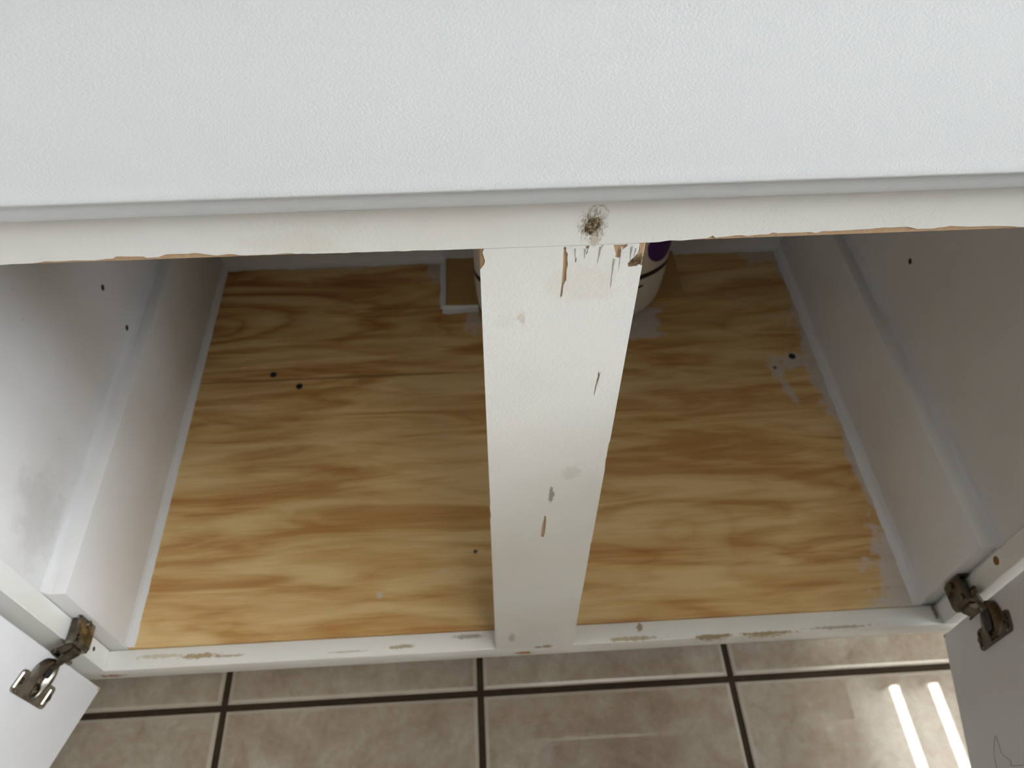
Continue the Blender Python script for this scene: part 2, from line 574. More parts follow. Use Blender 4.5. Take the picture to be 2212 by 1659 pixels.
# ------------------------------------------------------------------ room
bm = BM()
box(bm, XL, XR, YF, YB, -0.06, -0.0035)
floor = struct('floor', bm, M['grout'], label='floor of beige glazed tiles with dark recessed grout')
TX, TY, TS, GR = 0.0568, 0.0150, 0.305, 0.0075
bm = BM()
hs = (TS - GR) / 2
rings = []
for zz, ins in ((-0.006, 0.0), (-0.0024, 0.0), (-0.0008, 0.0012), (0.0, 0.0044)):
    h = hs - ins
    rings.append([bm.verts.new((sx * h, sy * h, zz)) for sx, sy in ((-1, -1), (1, -1), (1, 1), (-1, 1))])
for i in range(3):
    for q in range(4):
        bm.faces.new((rings[i][q], rings[i][(q + 1) % 4], rings[i + 1][(q + 1) % 4], rings[i + 1][q]))
bm.faces.new(rings[-1])
tile0 = None
rng = random.Random(4)
for ix in range(-7, 10):
    for iy in range(-10, 6):
        x = TX + (ix + 0.5) * TS
        y = TY + (iy + 0.5) * TS
        if x - hs < XL or x + hs > XR or y - hs < YF or y + hs > YB:
            continue
        if -0.05 < x < 0.80 and 0.2 < y < 0.5:
            continue                                    # wholly under the cabinet
        if tile0 is None:
            tile0 = obj('tile', bm, M['tile'], floor)
            t = tile0
        else:
            t = tile0.copy()
            C.objects.link(t)
        t.location = (x, y, rng.uniform(-0.0003, 0.0003))
        t.rotation_euler = (0, 0, rng.choice((0, PI / 2, PI, -PI / 2)))

bm = BM(); box(bm, XL, XR, YF, YB, ZC, ZC + 0.08); struct('ceiling', bm, M['ceil'], label='plain white ceiling')
bm = BM(); box(bm, XL - 0.1, XL, YF, YB, -0.06, ZC); struct('wall_left', bm, M['wall'], label='plain off-white left wall')
bm = BM(); box(bm, XL, XR, YB, YB + 0.1, -0.06, ZC); struct('wall_back', bm, M['wall'], label='plain off-white back wall')
bm = BM(); box(bm, XL, XR, YF - 0.1, YF, -0.06, ZC); struct('wall_front', bm, M['wall'], label='plain off-white wall facing the cabinet')
bm = BM()
box(bm, XR, XR + 0.1, YF, WY0, -0.06, ZC)
box(bm, XR, XR + 0.1, WY1, YB, -0.06, ZC)
box(bm, XR, XR + 0.1, WY0, WY1, -0.06, WZ0)
box(bm, XR, XR + 0.1, WY0, WY1, WZ1, ZC)
struct('wall_right', bm, M['wall'], label='off-white right wall around the window')
bm = BM()
for a, b in ((WY0, WY0 + 0.05), (WY1 - 0.05, WY1), ((WY0 + WY1) / 2 - 0.03, (WY0 + WY1) / 2 + 0.03)):
    box(bm, XR + 0.01, XR + 0.07, a, b, WZ0, WZ1, 0.004)
for a, b in ((WZ0, WZ0 + 0.05), (WZ1 - 0.05, WZ1)):
    box(bm, XR + 0.012, XR + 0.068, WY0 + 0.05, WY1 - 0.05, a, b, 0.004)
win = struct('window_1', bm, M['fix'], label='wide white two-pane window')
for a, b in ((WY0 + 0.05, (WY0 + WY1) / 2 - 0.03), ((WY0 + WY1) / 2 + 0.03, WY1 - 0.05)):
    bm = BM(); box(bm, XR + 0.036, XR + 0.042, a, b, WZ0 + 0.05, WZ1 - 0.05); obj('pane', bm, M['glass'], win)

# the long lamp's two tubes mirror in the glazed floor; short lamp is added fill


def ceiling_lamp(x, y, half, lab, tube_mat, wide):
    lamp = empty('ceiling_lamp', (x, y, ZC), lab, 'lamp')
    lamp['group'] = 'fluorescent ceiling lamps'
    bm = BM()
    prism(bm, [(-wide, 0.0), (wide, 0.0), (wide, -0.13), (wide - 0.012, -0.13), (0.15, -0.03), (-0.15, -0.03), (0.012 - wide, -0.13), (-wide, -0.13)], lambda p, q, h: (p, h, q), -half - 0.06, half + 0.06)
    obj('housing', bm, M['fix'], lamp)
    for sx in (-1, 1):
        bm = BM()
        tube(bm, [(sx * 0.084, -half, -0.116), (sx * 0.084, half, -0.116)], 0.0195, 16)
        obj('lamp_tube', bm, M[tube_mat], lamp, smooth=True)
        for sy in (-1, 1):
            bm = BM()
            e = sy * (half + 0.015)
            box(bm, sx * 0.084 - 0.02, sx * 0.084 + 0.02, e - 0.012, e + 0.012, -0.14, -0.022, 0.003)
            obj('tube_holder', bm, M['fix'], lamp)


ceiling_lamp(2.12, -0.55, 1.18, 'long two-tube fluorescent ceiling lamp to the right of the cabinet', 'tube_old', 0.42)
ceiling_lamp(0.80, -0.92, 0.59, 'short two-tube ceiling lamp added as fill light in front of the cabinet', 'tube', 0.20)  # unseen lamp, added to brighten the cabinet front and interior

# ------------------------------------------------------------------ cabinet
W_, BT, TZ, T = 0.838, 0.190, 0.7148, 0.0200
RB = 0.1672                                             # underside of the bottom rail
PZ = 0.1938                                             # plywood surface
XB0, XB1, YBK = 0.0175, 0.8225, 0.5665
SL, SR = -0.0015, 0.8410                                 # inner faces of the sides
FT = 0.895                                              # top of the box
M0, M1 = 0.3819, 0.4588
FL, FR = -0.0381, 0.8761
cab = empty('sink_cabinet', (0, 0, 0), 'open white base cabinet with peeling face frame and plywood floor', 'cabinet')

PY = 0.0006                                             # thickness of the paint film


def film_part(parent, outer, holes=()):
    bm = BM()
    film(bm, outer, list(holes), 0.0, PY)
    return obj('paint_film', bm, M['frame'], parent)


# --- top rail: bare board, paint film torn along its lower edge
bm = BM()
box(bm, FL, FR, PY, T, TZ, 0.7835, 0.0006)
rail = obj('rail', bm, M['bare'], cab, 'top rail with its lower edge chipped to bare board')
rag = [(0.16841, 0.71591), (0.18317, 0.71605), (0.18869, 0.71692), (0.19307, 0.7167), (0.20086, 0.71692), (0.20966, 0.71649), (0.2183, 0.7172), (0.22004, 0.71833), (0.23202, 0.71774), (0.23298, 0.71682), (0.23824, 0.71709), (0.24198, 0.71856), (0.24777, 0.71854), (0.25158, 0.71835), (0.2549, 0.71862), (0.26408, 0.71687), (0.26945, 0.71748), (0.27435, 0.71637), (0.28471, 0.71603), (0.29533, 0.71666), (0.29977, 0.716), (0.31165, 0.7156), (0.35343, 0.71533), (0.38007, 0.71466), (0.38275, 0.71463), (0.45832, 0.71500), (0.46445, 0.71513), (0.46908, 0.71597), (0.47114, 0.71588), (0.47457, 0.71571), (0.4867, 0.71646), (0.48915, 0.71783), (0.49075, 0.71671), (0.50231, 0.71748), (0.50545, 0.71688), (0.5107, 0.7174), (0.5149, 0.71736), (0.51699, 0.71848), (0.52015, 0.71788), (0.53451, 0.71798), (0.53781, 0.71706), (0.54046, 0.71816), (0.54646, 0.71819), (0.55367, 0.71824), (0.55905, 0.71837), (0.56911, 0.7189), (0.57997, 0.71894), (0.58554, 0.71724), (0.59282, 0.71729), (0.60081, 0.71845), (0.60839, 0.71788), (0.61714, 0.71748), (0.62642, 0.71729), (0.63695, 0.7162)]
left_e = [(FL + i * 0.0125, TZ + 0.0010 + 0.0018 * abs(noise.noise((i * 1.7, 0, 3)))) for i in range(17)]
right_e = [(0.645 + i * 0.0125, TZ + 0.0010 + 0.0020 * abs(noise.noise((i * 1.3, 5, 3)))) for i in range(18)]
dense = []
allp = left_e + rag + right_e + [(FR, TZ + 0.001)]
for (a, b), (c, d) in zip(allp[:-1], allp[1:]):
    n = max(1, int((c - a) / 0.0022))
    for i in range(n):
        t = i / n
        x, z = a + (c - a) * t, b + (d - b) * t
        if 0.384 < x < 0.457:
            z = 0.7150
        else:
            z += 0.00022 * noise.noise((x * 900, 1.5, 0)) + 0.00016 * noise.noise((x * 2400, 4.5, 0))
        dense.append((x, max(z, TZ + 0.0003)))
film_part(rail, dense + [(FR, TZ + 0.001), (FR, 0.7835), (FL, 0.7835)])
# residue of an old bumper on the rail
bm = BM()
gn, gr_ = 36, 10
cx, cz = 0.4330, 0.7268
rings = []
for j in range(gr_ + 1):
    ring = []
    for i in range(gn):
        a = 2 * PI * i / gn
        ro = 1 + 0.30 * noise.noise((math.cos(a) * 2.2, math.sin(a) * 2.2, 7)) + 0.22 * noise.noise((math.cos(a) * 7, math.sin(a) * 7, 2))
        rad = j / gr_ * ro
        x = cx + 0.0033 * rad * math.cos(a) + 0.0012 * rad * math.sin(a)
        z = cz - 0.0006 + 0.0050 * rad * math.sin(a)
        hgt = 0.0001 + 0.0006 * (1 - (j / gr_) ** 2) * (0.55 + 0.9 * noise.noise((x * 700, z * 700, 1)))
        ring.append(bm.verts.new((x, -max(0.0001, hgt) if j < gr_ else 0.0001, z)))
    rings.append(ring)
for j in range(1, gr_):
    for i in range(gn):
        bm.faces.new((rings[j][i], rings[j][(i + 1) % gn], rings[j + 1][(i + 1) % gn], rings[j + 1][i]))
bm.faces.new(rings[1])
for v in rings[0]:
    bm.verts.remove(v)
obj('glue_residue', bm, M['glue'], rail, 'dirty brown glue residue stuck on the top rail', smooth=True)
# --- mullion with torn paint
bm = BM()
box(bm, M0, M1, PY, T, BT, TZ, 0.0006)
mul = obj('mullion', bm, M['bare'], cab, 'upright divider with paint peeling at its top')
big = [(0.42148, 0.71432), (0.42204, 0.71348), (0.42188, 0.71179), (0.42294, 0.70969), (0.42281, 0.70658), (0.42334, 0.70303), (0.42286, 0.69949), (0.42314, 0.6929), (0.4224, 0.69161), (0.42183, 0.68924), (0.42166, 0.68239), (0.42063, 0.68089), (0.42078, 0.68551), (0.42097, 0.69004), (0.42101, 0.69741), (0.42091, 0.70316), (0.42076, 0.70876), (0.42071, 0.71422)]
t2 = [(0.43067, 0.71446), (0.43268, 0.71446), (0.43239, 0.71333), (0.43198, 0.71199), (0.43191, 0.70959), (0.43131, 0.70928), (0.43122, 0.71168)]
t3 = [(0.4377, 0.71446), (0.43899, 0.71446), (0.43893, 0.71369), (0.43831, 0.71365)]
t4 = [(0.44365, 0.71446), (0.45035, 0.71446), (0.45025, 0.71349), (0.44911, 0.71218), (0.44818, 0.71121), (0.44822, 0.70637), (0.44693, 0.70608), (0.44534, 0.70616), (0.4453, 0.70894), (0.44414, 0.71242)]
crack = [(0.44495, 0.62273), (0.44607, 0.61872), (0.44581, 0.61474), (0.44522, 0.61073), (0.44518, 0.60766), (0.44481, 0.60089), (0.44444, 0.59986), (0.44439, 0.60564), (0.44458, 0.61078), (0.44485, 0.61481), (0.44522, 0.61778)]
dot = [(0.42632, 0.70745), (0.42713, 0.70706), (0.42704, 0.70461), (0.42664, 0.70428)]
slit = [(0.44540, 0.6996), (0.44524, 0.6947), (0.44524, 0.6895), (0.44488, 0.68612), (0.4447, 0.69103), (0.44463, 0.69693), (0.44463, 0.70196), (0.44485, 0.7040), (0.4453, 0.7040)]
slit2 = [(0.44799, 0.70503), (0.44797, 0.70251), (0.44782, 0.69821), (0.44754, 0.70253), (0.44761, 0.7050)]
c2 = [(0.42084, 0.46044), (0.42229, 0.45814), (0.42249, 0.44713), (0.42213, 0.43353), (0.42132, 0.42541), (0.41932, 0.42634), (0.4195, 0.44069), (0.4202, 0.4518)]


def rough_edge(l, s=0.00012):
    out = []
    n = len(l)
    for i in range(n):
        a, b = l[i], l[(i + 1) % n]
        k = max(1, int(math.hypot(b[0] - a[0], b[1] - a[1]) / 0.0007))
        for j in range(k):
            t = j / k
            x, z = a[0] + (b[0] - a[0]) * t, a[1] + (b[1] - a[1]) * t
            out.append((x + s * noise.noise((x * 2100, z * 2100, 1)), z + s * noise.noise((x * 2100, z * 2100, 9))))
    return out


ztop = 0.71465
outer = [(M0, BT), (M1, BT)]
# right edge going up, with nibbled places and the frayed corner
zz = BT
for z, dx in ((0.27, 0.0), (0.30, 0.0003), (0.33, 0.0), (0.405, 0.0002), (0.41, 0.0006), (0.415, 0.0), (0.52, 0.0), (0.531, 0.0008), (0.536, 0.0004), (0.548, 0.0007), (0.553, 0.0), (0.60, 0.0), (0.69, 0.0)):
    outer.append((M1 - dx, z))
outer += rough_edge([(M1, 0.7005), (0.4576, 0.70131), (0.45556, 0.70056), (0.45377, 0.69993), (0.45245, 0.69978), (0.45161, 0.70232), (0.4529, 0.70473), (0.45428, 0.70642), (0.45555, 0.70879), (0.45602, 0.71117), (0.4557, ztop)])[:-12]
outer.append((0.4557, ztop))
outer += [(0.384, ztop)]
outer += [(0.3833, 0.71265), (0.38399, 0.70919), (0.38436, 0.70744), (0.38388, 0.70502), (0.38279, 0.70331), (M0, 0.7020)]
outer += [(M0, 0.62), (M0 + 0.0004, 0.48), (M0, 0.475), (M0 + 0.0007, 0.462), (M0, 0.458), (M0, 0.3)]
film_part(mul, outer, [rough_edge(h) for h in (big, t2, t3, t4)] + [crack, dot, slit, slit2, rough_edge(c2)])
# curled slivers of paint


def flake(a, b, wdt, h, side=1, n=9):
    wdt, h = wdt * 0.55, h * 0.42
    bm = BM()
    va, vb, vc, vd = [], [], [], []
    for i in range(n):
        t = i / (n - 1)
        x = a[0] + (b[0] - a[0]) * t + 0.00012 * noise.noise((t * 9, a[0] * 900, 0))
        z = a[1] + (b[1] - a[1]) * t
        k = (1 - t) ** 0.8 + 0.04
        va.append(bm.verts.new((x - wdt * k * side, -0.00003, z)))
        vb.append(bm.verts.new((x - wdt * k * side * 0.35, -h * k * 0.72, z)))
        vc.append(bm.verts.new((x, -h * k, z)))
        vd.append(bm.verts.new((x + 0.0001 * side, -h * k * 0.75, z)))
    for i in range(n - 1):
        for p, q in ((va, vb), (vb, vc), (vc, vd)):
            bm.faces.new((p[i], q[i], q[i + 1], p[i + 1]))
    bmesh.ops.solidify(bm, geom=bm.faces[:], thickness=0.00012)
    return obj('paint_flake', bm, M['frame'], mul, smooth=True)


flake((0.43853, 0.71405), (0.43716, 0.70234), 0.0022, 0.0009)
flake((0.44534, 0.70616), (0.44501, 0.68900), 0.0018, 0.0008)
flake((0.4475, 0.7130), (0.44788, 0.69757), 0.0012, 0.0006, -1)
flake((0.45287, 0.71336), (0.45268, 0.7035), 0.0020, 0.0008)
flake((0.43068, 0.71297), (0.43084, 0.70653), 0.0020, 0.0007, -1)
flake((0.42645, 0.71327), (0.42661, 0.70608), 0.0016, 0.0007)
flake((0.44620, 0.6217), (0.44582, 0.60761), 0.0012, 0.0009, -1)
flake((0.45480, 0.7120), (0.45400, 0.7060), 0.0012, 0.0006)
# splinters of frayed fibre at the torn corner
bm = BM()
rs = random.Random(8)
for i in range(60):
    x, z = rs.uniform(0.4522, 0.4586), rs.uniform(0.7000, 0.7075)
    if z > 0.7030 + (x - 0.4522) * 0.9:
        continue
    l = rs.uniform(0.0006, 0.0018)
    a = rs.uniform(0.2, 1.3)
    tube(bm, [(x, PY - 0.0001, z), (x + l * 0.6 * math.cos(a), PY - rs.uniform(0.0003, 0.0009), z + l * 0.6 * math.sin(a)), (x + l * math.cos(a), PY - 0.0002, z + l * math.sin(a))], [0.00012, 0.00012, 0.00004], 4)
obj('splinters', bm, M['glue'], mul, 'frayed brown fibres at the torn corner', kind='stuff')

# --- bottom rail
bm = BM()
box(bm, FL, FR, 0.0, T, RB, BT, 0.0009, 2)
obj('rail', bm, M['frame'], cab, 'bottom rail with scuffed edge', smooth=True)
# --- stiles
bm = BM()
box(bm, FL, 0.0, 0.0, T, BT + 0.0002, TZ - 0.0002, 0.0006)
stileL = obj('stile', bm, M['frame'], cab)
bm = BM()
box(bm, W_, FR, 0.0, T, BT + 0.0002, TZ - 0.0002, 0.0006)
stileR = obj('stile', bm, M['frame'], cab)
bm = BM()
box(bm, FL, 0.05, 0.0, T, 0.7837, FT, 0.0006)
obj('stile', bm, M['frame'], cab)
bm = BM()
box(bm, W_ - 0.05, FR, 0.0, T, 0.7837, FT, 0.0006)
obj('stile', bm, M['frame'], cab)


def disc_hole(x, y, z, r, axis, mat, parent, name='screw_hole'):
    """shallow countersunk hole: rim and dark bottom, slightly proud of nothing"""
    bm = BM()
    prof = [(r * 1.0, 0.00012), (r * 0.95, 0.00025), (r * 0.8, 0.0001)]
    if axis == 'x+':
        fn = lambda a, b, h: (x + h, y + a, z + b)
    elif axis == 'x-':
        fn = lambda a, b, h: (x - h, y + a, z + b)
    else:
        fn = lambda a, b, h: (x + a, y + b, z + h)
    lathe(bm, prof, 14, fn)
    return obj(name, bm, mat, parent, smooth=True)


disc_hole(W_, 0.0134, 0.3089, 0.0042, 'x-', M['tanhole'], stileR, 'drilled_hole')
disc_hole(0.0, 0.0108, 0.222, 0.0022, 'x+', M['hole'], stileL, 'drilled_hole')

# --- sides, back, shelf of plywood
bm = BM()
prism(bm, [(0.0205, RB), (0.0205, FT), (0.5845, FT), (0.5845, 0.0), (0.0775, 0.0), (0.0775, RB)], lambda p, q, h: (h, p, q), FL + 0.001, SL)
sideL = obj('side_panel', bm, M['inner'], cab)
bm = BM()
prism(bm, [(0.0205, RB), (0.0205, FT), (0.5845, FT), (0.5845, 0.0), (0.0775, 0.0), (0.0775, RB)], lambda p, q, h: (h, p, q), SR, FR - 0.0005)
sideR = obj('side_panel', bm, M['inner'], cab)
bm = BM(); box(bm, SL + 0.0002, SR - 0.0002, 0.5672, 0.584, 0.0, FT); obj('back_panel', bm, M['inner'], cab)
bm = BM(); box(bm, XB0 + 0.0003, XB1 - 0.0003, T + 0.0003, YBK - 0.0003, PZ - 0.018, PZ, 0.0008)
plyo = obj('bottom_panel', bm, M['ply'], cab, 'pine plywood floor with smeared white sealant')
bm = BM(); box(bm, SL + 0.0003, SR - 0.0003, 0.0605, 0.0770, 0.0, RB - 0.0003); obj('toe_kick', bm, M['frame'], cab)
# kick boards lying along the sides
for x0, x1, zt in ((SL + 0.0002, XB0, 0.3265), (XB1, SR - 0.0002, 0.3195)):
    bm = BM()
    box(bm, x0, x1, T + (0.0004 if x0 < 0.4 else 0.0032), YBK - 0.0002, PZ - 0.018, zt, 0.0012, 2)
    obj('skirting_board', bm, M['inner'], cab, smooth=True)
# screws in the plywood, screw holes in the sides
for x, y, r in ((0.1152, 0.3634, 0.0042), (0.1502, 0.3427, 0.0042), (0.7829, 0.3577, 0.0046), (0.7554, 0.3397, 0.0026), (0.3649, 0.1048, 0.0022)):
    bm = BM()
    lathe(bm, [(r, 0.0002), (r * 0.96, 0.0007), (r * 0.5, 0.0009), (r * 0.45, 0.0003)], 16, lambda a, b, h, x=x, y=y: (x + a, y + b, PZ + h))
    obj('screw', bm, M['black'] if r > 0.003 else M['metal'], plyo, smooth=True)
for y, z in ((0.3174, 0.3996), (0.3187, 0.3377)):
    disc_hole(SL, y, z, 0.0033, 'x+', M['hole'], sideL)
disc_hole(SR, 0.318, 0.3928, 0.0033, 'x-', M['hole'], sideR)

# --- caulk beads


def bead(bm, path, right, up, w0, h0, seed, jit=0.25, step=0.004, seg=5):
    """fillet of sealant along path; right/up give the cross-section directions"""
    pts = []
    for a, b in zip(path[:-1], path[1:]):
        a, b = Vector(a), Vector(b)
        n = max(2, int((b - a).length / step))
        for i in range(n):
            pts.append(a.lerp(b, i / n))
    pts.append(Vector(path[-1]))
    rings = []
    right, up = Vector(right), Vector(up)
    for i, p in enumerate(pts):
        s = 1 + jit * noise.noise((i * step * 45, seed, 0)) + jit * 0.6 * noise.noise((i * step * 190, seed + 5, 0))
        ring = []
        for k in range(seg + 1):
            t = k / seg
            u, v = 1 - t, t
            sag = 0.55 + 0.45 * abs(2 * t - 1) ** 1.5
            ring.append(bm.verts.new(p + right * (w0 * s * u ** 1.0 * sag) + up * (h0 * s * v * sag)))
        ring.append(bm.verts.new(p - right * 0.0002 - up * 0.0002))
        rings.append(ring)
    for a, b in zip(rings[:-1], rings[1:]):
        m_ = len(a)
        for k in range(m_):
            bm.faces.new((a[k], a[(k + 1) % m_], b[(k + 1) % m_], b[k]))
    bm.faces.new(rings[0])
    bm.faces.new(rings[-1][::-1])
    bmesh.ops.recalc_face_normals(bm, faces=bm.faces)


def caulk(path, right, up, w0, h0, seed, jit=0.25):
    bm = BM()
    bead(bm, path, right, up, w0, h0, seed, jit)
    return obj('caulk_bead', bm, M['caulk'], cab, smooth=True)


caulk([(XB0, T + 0.001, PZ), (XB0, YBK - 0.001, PZ)], (1, 0, 0), (0, 0, 1), 0.0075, 0.006, 1, 0.10)
caulk([(XB1, T + 0.001, PZ), (XB1, YBK - 0.001, PZ)], (-1, 0, 0), (0, 0, 1), 0.0100, 0.008, 2, 0.16)
caulk([(SL, T + 0.001, 0.3265), (SL, YBK - 0.001, 0.3265)], (1, 0, 0), (0, 0, 1), 0.006, 0.006, 3)
caulk([(SR, T + 0.001, 0.3195), (SR, YBK - 0.001, 0.3195)], (-1, 0, 0), (0, 0, 1), 0.0055, 0.007, 4)
caulk([(XB0 + 0.002, 0.5670, PZ), (XB1 - 0.002, 0.5670, PZ)], (0, -1, 0), (0, 0, 1), 0.008, 0.010, 5, 0.4)
# --- patch of plain plywood sealed into the rear of the floor
bm = BM()
box(bm, 0.3350, 0.6645, 0.4680, 0.5662, PZ + 0.0001, PZ + 0.0030, 0.0006)
pat = obj('floor_patch', bm, M['patch'], cab, 'plain plywood patch sealed with white caulk')
bm = BM()
bead(bm, [(0.3350, 0.5662, PZ), (0.3350, 0.4675, PZ)], (-1, 0, 0), (0, 0, 1), 0.0085, 0.005, 11, 0.2)
bead(bm, [(0.3300, 0.4680, PZ), (0.3790, 0.4680, PZ)], (0, -1, 0), (0, 0, 1), 0.0095, 0.0055, 12, 0.2)
obj('caulk_bead', bm, M['caulk'], pat, smooth=True)

# --- false drawer front with a routed lower edge
prof = [(-0.0015, 0.7478), (-0.0105, 0.7478), (-0.0113, 0.7482), (-0.0119, 0.7492), (-0.0128, 0.7512), (-0.0134, 0.7532), (-0.0139, 0.7548), (-0.0146, 0.7572), (-0.0153, 0.7592), (-0.0161, 0.7606), (-0.0174, 0.7614), (-0.0190, 0.7617), (-0.01945, 0.7624), (-0.01955, 0.7634), (-0.0193, 0.7665), (-0.0190, 0.7700),
        (-0.0190, 0.8700), (-0.0176, 0.8760), (-0.0140, 0.8800), (-0.0100, 0.8830), (-0.0015, 0.8830)]
bm = BM()
prism(bm, prof, lambda p, q, h: (h, p, q), 0.0005, W_ - 0.0005)
obj('drawer_front', bm, M['grain'], cab, 'white false drawer front with leather-grain vinyl', smooth=True)

# ------------------------------------------------------------------ doors and hinges
LP, LA = Vector((-0.0055, -0.0121, 0.0)), math.radians(-111.318)
RP, RA = Vector((0.8402, -0.0067, 0.0)), math.radians(-101.578)
DZ0, DZ1, DW, DT = 0.1773, 0.7275, 0.405, 0.0185


def door(P, ang, s, dl):
    """local x = along the door from its hinge edge, local y*s = towards the inner face normal"""
    bm = BM()
    box(bm, 0.0, DW, min(0, -s * DT), max(0, -s * DT), DZ0, DZ1, 0.0016, 3)
    o = obj('door', bm, M['door'], cab, dl, smooth=True)
    o.location = P
    o.rotation_euler = (0, 0, ang)
    # worn lower corner showing bare board
    bm = BM()
    box(bm, -0.0003, 0.0040, min(s * 0.00005, -s * 0.006), max(s * 0.00005, -s * 0.006), DZ0 - 0.0003, DZ0 + 0.0055, 0.0011, 2)
    obj('worn_corner', bm, M['bare'], o, 'bare tan chip at the lower door corner')
    return o


doorL = door(LP, LA, 1, 'left door with its smooth white inner face showing')
doorR = door(RP, RA, -1, 'right door with its smooth inner face in shade')


def hinge(dr, s, zc, lab, cup_metal, bright, slot_end):
    """cup flange on the door, arm across the gap; local frame of the door"""
    Y = lambda h: s * h
    # flange plate with two rounded ears
    e = []

    def arc(cu, cv, r, a0, a1, n=5):
        for i in range(n + 1):
            a = math.radians(a0 + (a1 - a0) * i / n)
            e.append((cu + r * math.cos(a), cv + r * math.sin(a)))
    arc(0.0245, 0.0240, 0.0038, 180, 90)
    arc(0.0365, 0.0240, 0.0038, 90, 0)
    arc(0.0365, -0.0240, 0.0038, 0, -90)
    arc(0.0245, -0.0240, 0.0038, -90, -180)
    e += [(0.0207, -0.0165), (0.0180, -0.0160), (0.0180, 0.0160), (0.0207, 0.0165)]
    bm = BM()
    prism(bm, e, lambda p, q, h: (p, Y(h), zc + q), 0.0001, 0.0019)
    h = obj('hinge', bm, cup_metal, dr.parent, lab, smooth=False)
    h.location = dr.location
    h.rotation_euler = dr.rotation_euler
    # boat-shaped cup cover: pointed towards the frame, domed, with an open channel down its middle
    bm = BM()
    nu, nv = 18, 14
    grid = []
    for i in range(nu + 1):
        t = i / nu
        u = 0.0035 + 0.0345 * t
        if t < 0.45:
            half = 0.0028 + 0.0144 * math.sqrt(max(0.0, 1 - (1 - t / 0.45) ** 1.7))
        else:
            half = 0.0172 * math.sqrt(max(0.0, 1 - ((t - 0.45) / 0.60) ** 2.4)) + 0.0006
        row = []
        for j in range(nv + 1):
            q = -1 + 2 * j / nv
            dome = 0.0016 + 0.0058 * max(0.0, 1 - q * q) ** 0.7 * (1.0 - 0.6 * t)
            chan = math.exp(-(q / 0.30) ** 4) * (1 if t > 0.18 else t / 0.18)
            hh = dome - chan * 0.0052
            row.append(bm.verts.new((u, Y(max(0.0006, hh)), zc + q * half)))
        grid.append(row)
    for i in range(nu):
        for j in range(nv):
            bm.faces.new((grid[i][j], grid[i + 1][j], grid[i + 1][j + 1], grid[i][j + 1]))
    bmesh.ops.recalc_face_normals(bm, faces=bm.faces)
    bmesh.ops.solidify(bm, geom=bm.faces[:], thickness=0.0005)
    obj('hinge_cup', bm, cup_metal, h, smooth=True)
    # dark cup well, knuckle and arm inside the channel
    bm = BM()
    lathe(bm, [(0.0058, 0.0010), (0.0060, 0.0032), (0.0046, 0.0036), (0.0040, 0.0016)], 18, lambda a, b, hh: (0.0310 + a, Y(hh), zc + b))
    obj('cup_well', bm, M['bronze'], h, smooth=True)
    bm = BM()
    prism(bm, [(0.028, 0.0014), (0.020, 0.0020), (0.011, 0.0045), (0.005, 0.0085), (0.000, 0.0112), (-0.006, 0.0128), (-0.010, 0.0122), (-0.010, 0.0102), (-0.002, 0.0088), (0.004, 0.0060), (0.010, 0.0022), (0.020, 0.0006), (0.028, 0.0006)],
          lambda p, q, hh: (p, Y(q), zc + hh), -0.0034, 0.0034)
    obj('hinge_arm', bm, M['bronze'], h)
    bm = BM()
    prism(bm, [(0.008, -0.0030), (0.012, -0.0042), (slot_end - 0.002, -0.0042), (slot_end, -0.0030), (slot_end, 0.0030), (slot_end - 0.002, 0.0042), (0.012, 0.0042), (0.008, 0.0030)], lambda p, q, hh: (p, Y(hh), zc + q), 0.0020, 0.0046)
    obj('slot_shade', bm, M['black'], h, 'solid black strip painted as the shade in the hinge channel')  # closed black strip: the open channel's shade given as colour
    # bright embossed ridges and screws on the ears
    for q in (-0.0240, 0.0240):
        bm = BM()
        off = 0.0030 if bright else -0.0005
        tube(bm, [(0.0238, Y(0.0020), zc + q + off), (0.0368, Y(0.0020), zc + q + off)], 0.0012, 8)
        obj('ear_ridge', bm, M['shiny'] if bright else cup_metal, h, smooth=True)
        bm = BM()
        lathe(bm, [(0.0031, 0.0018), (0.0030, 0.0025), (0.0022, 0.0030), (0.0018, 0.0022)], 14, lambda a, b, hh: (0.0300 + a, Y(hh), zc + q - 0.0012 + b))
        obj('screw', bm, M['bronze'], h, smooth=True)
        bm = BM()
        lathe(bm, [(0.0010, 0.0018), (0.0009, 0.0024), (0.0004, 0.0027)], 8, lambda a, b, hh: (0.0385 + a, Y(hh), zc + q * 0.92 + b))
        obj('rivet', bm, M['shiny'], h, smooth=True)
    return h


hinge(doorL, 1, 0.2720, 'nickel cup hinge on the left door', M['metal'], True, 0.019)
hinge(doorR, -1, 0.2705, 'dark tarnished cup hinge on the right door', M['bronze'], False, 0.031)


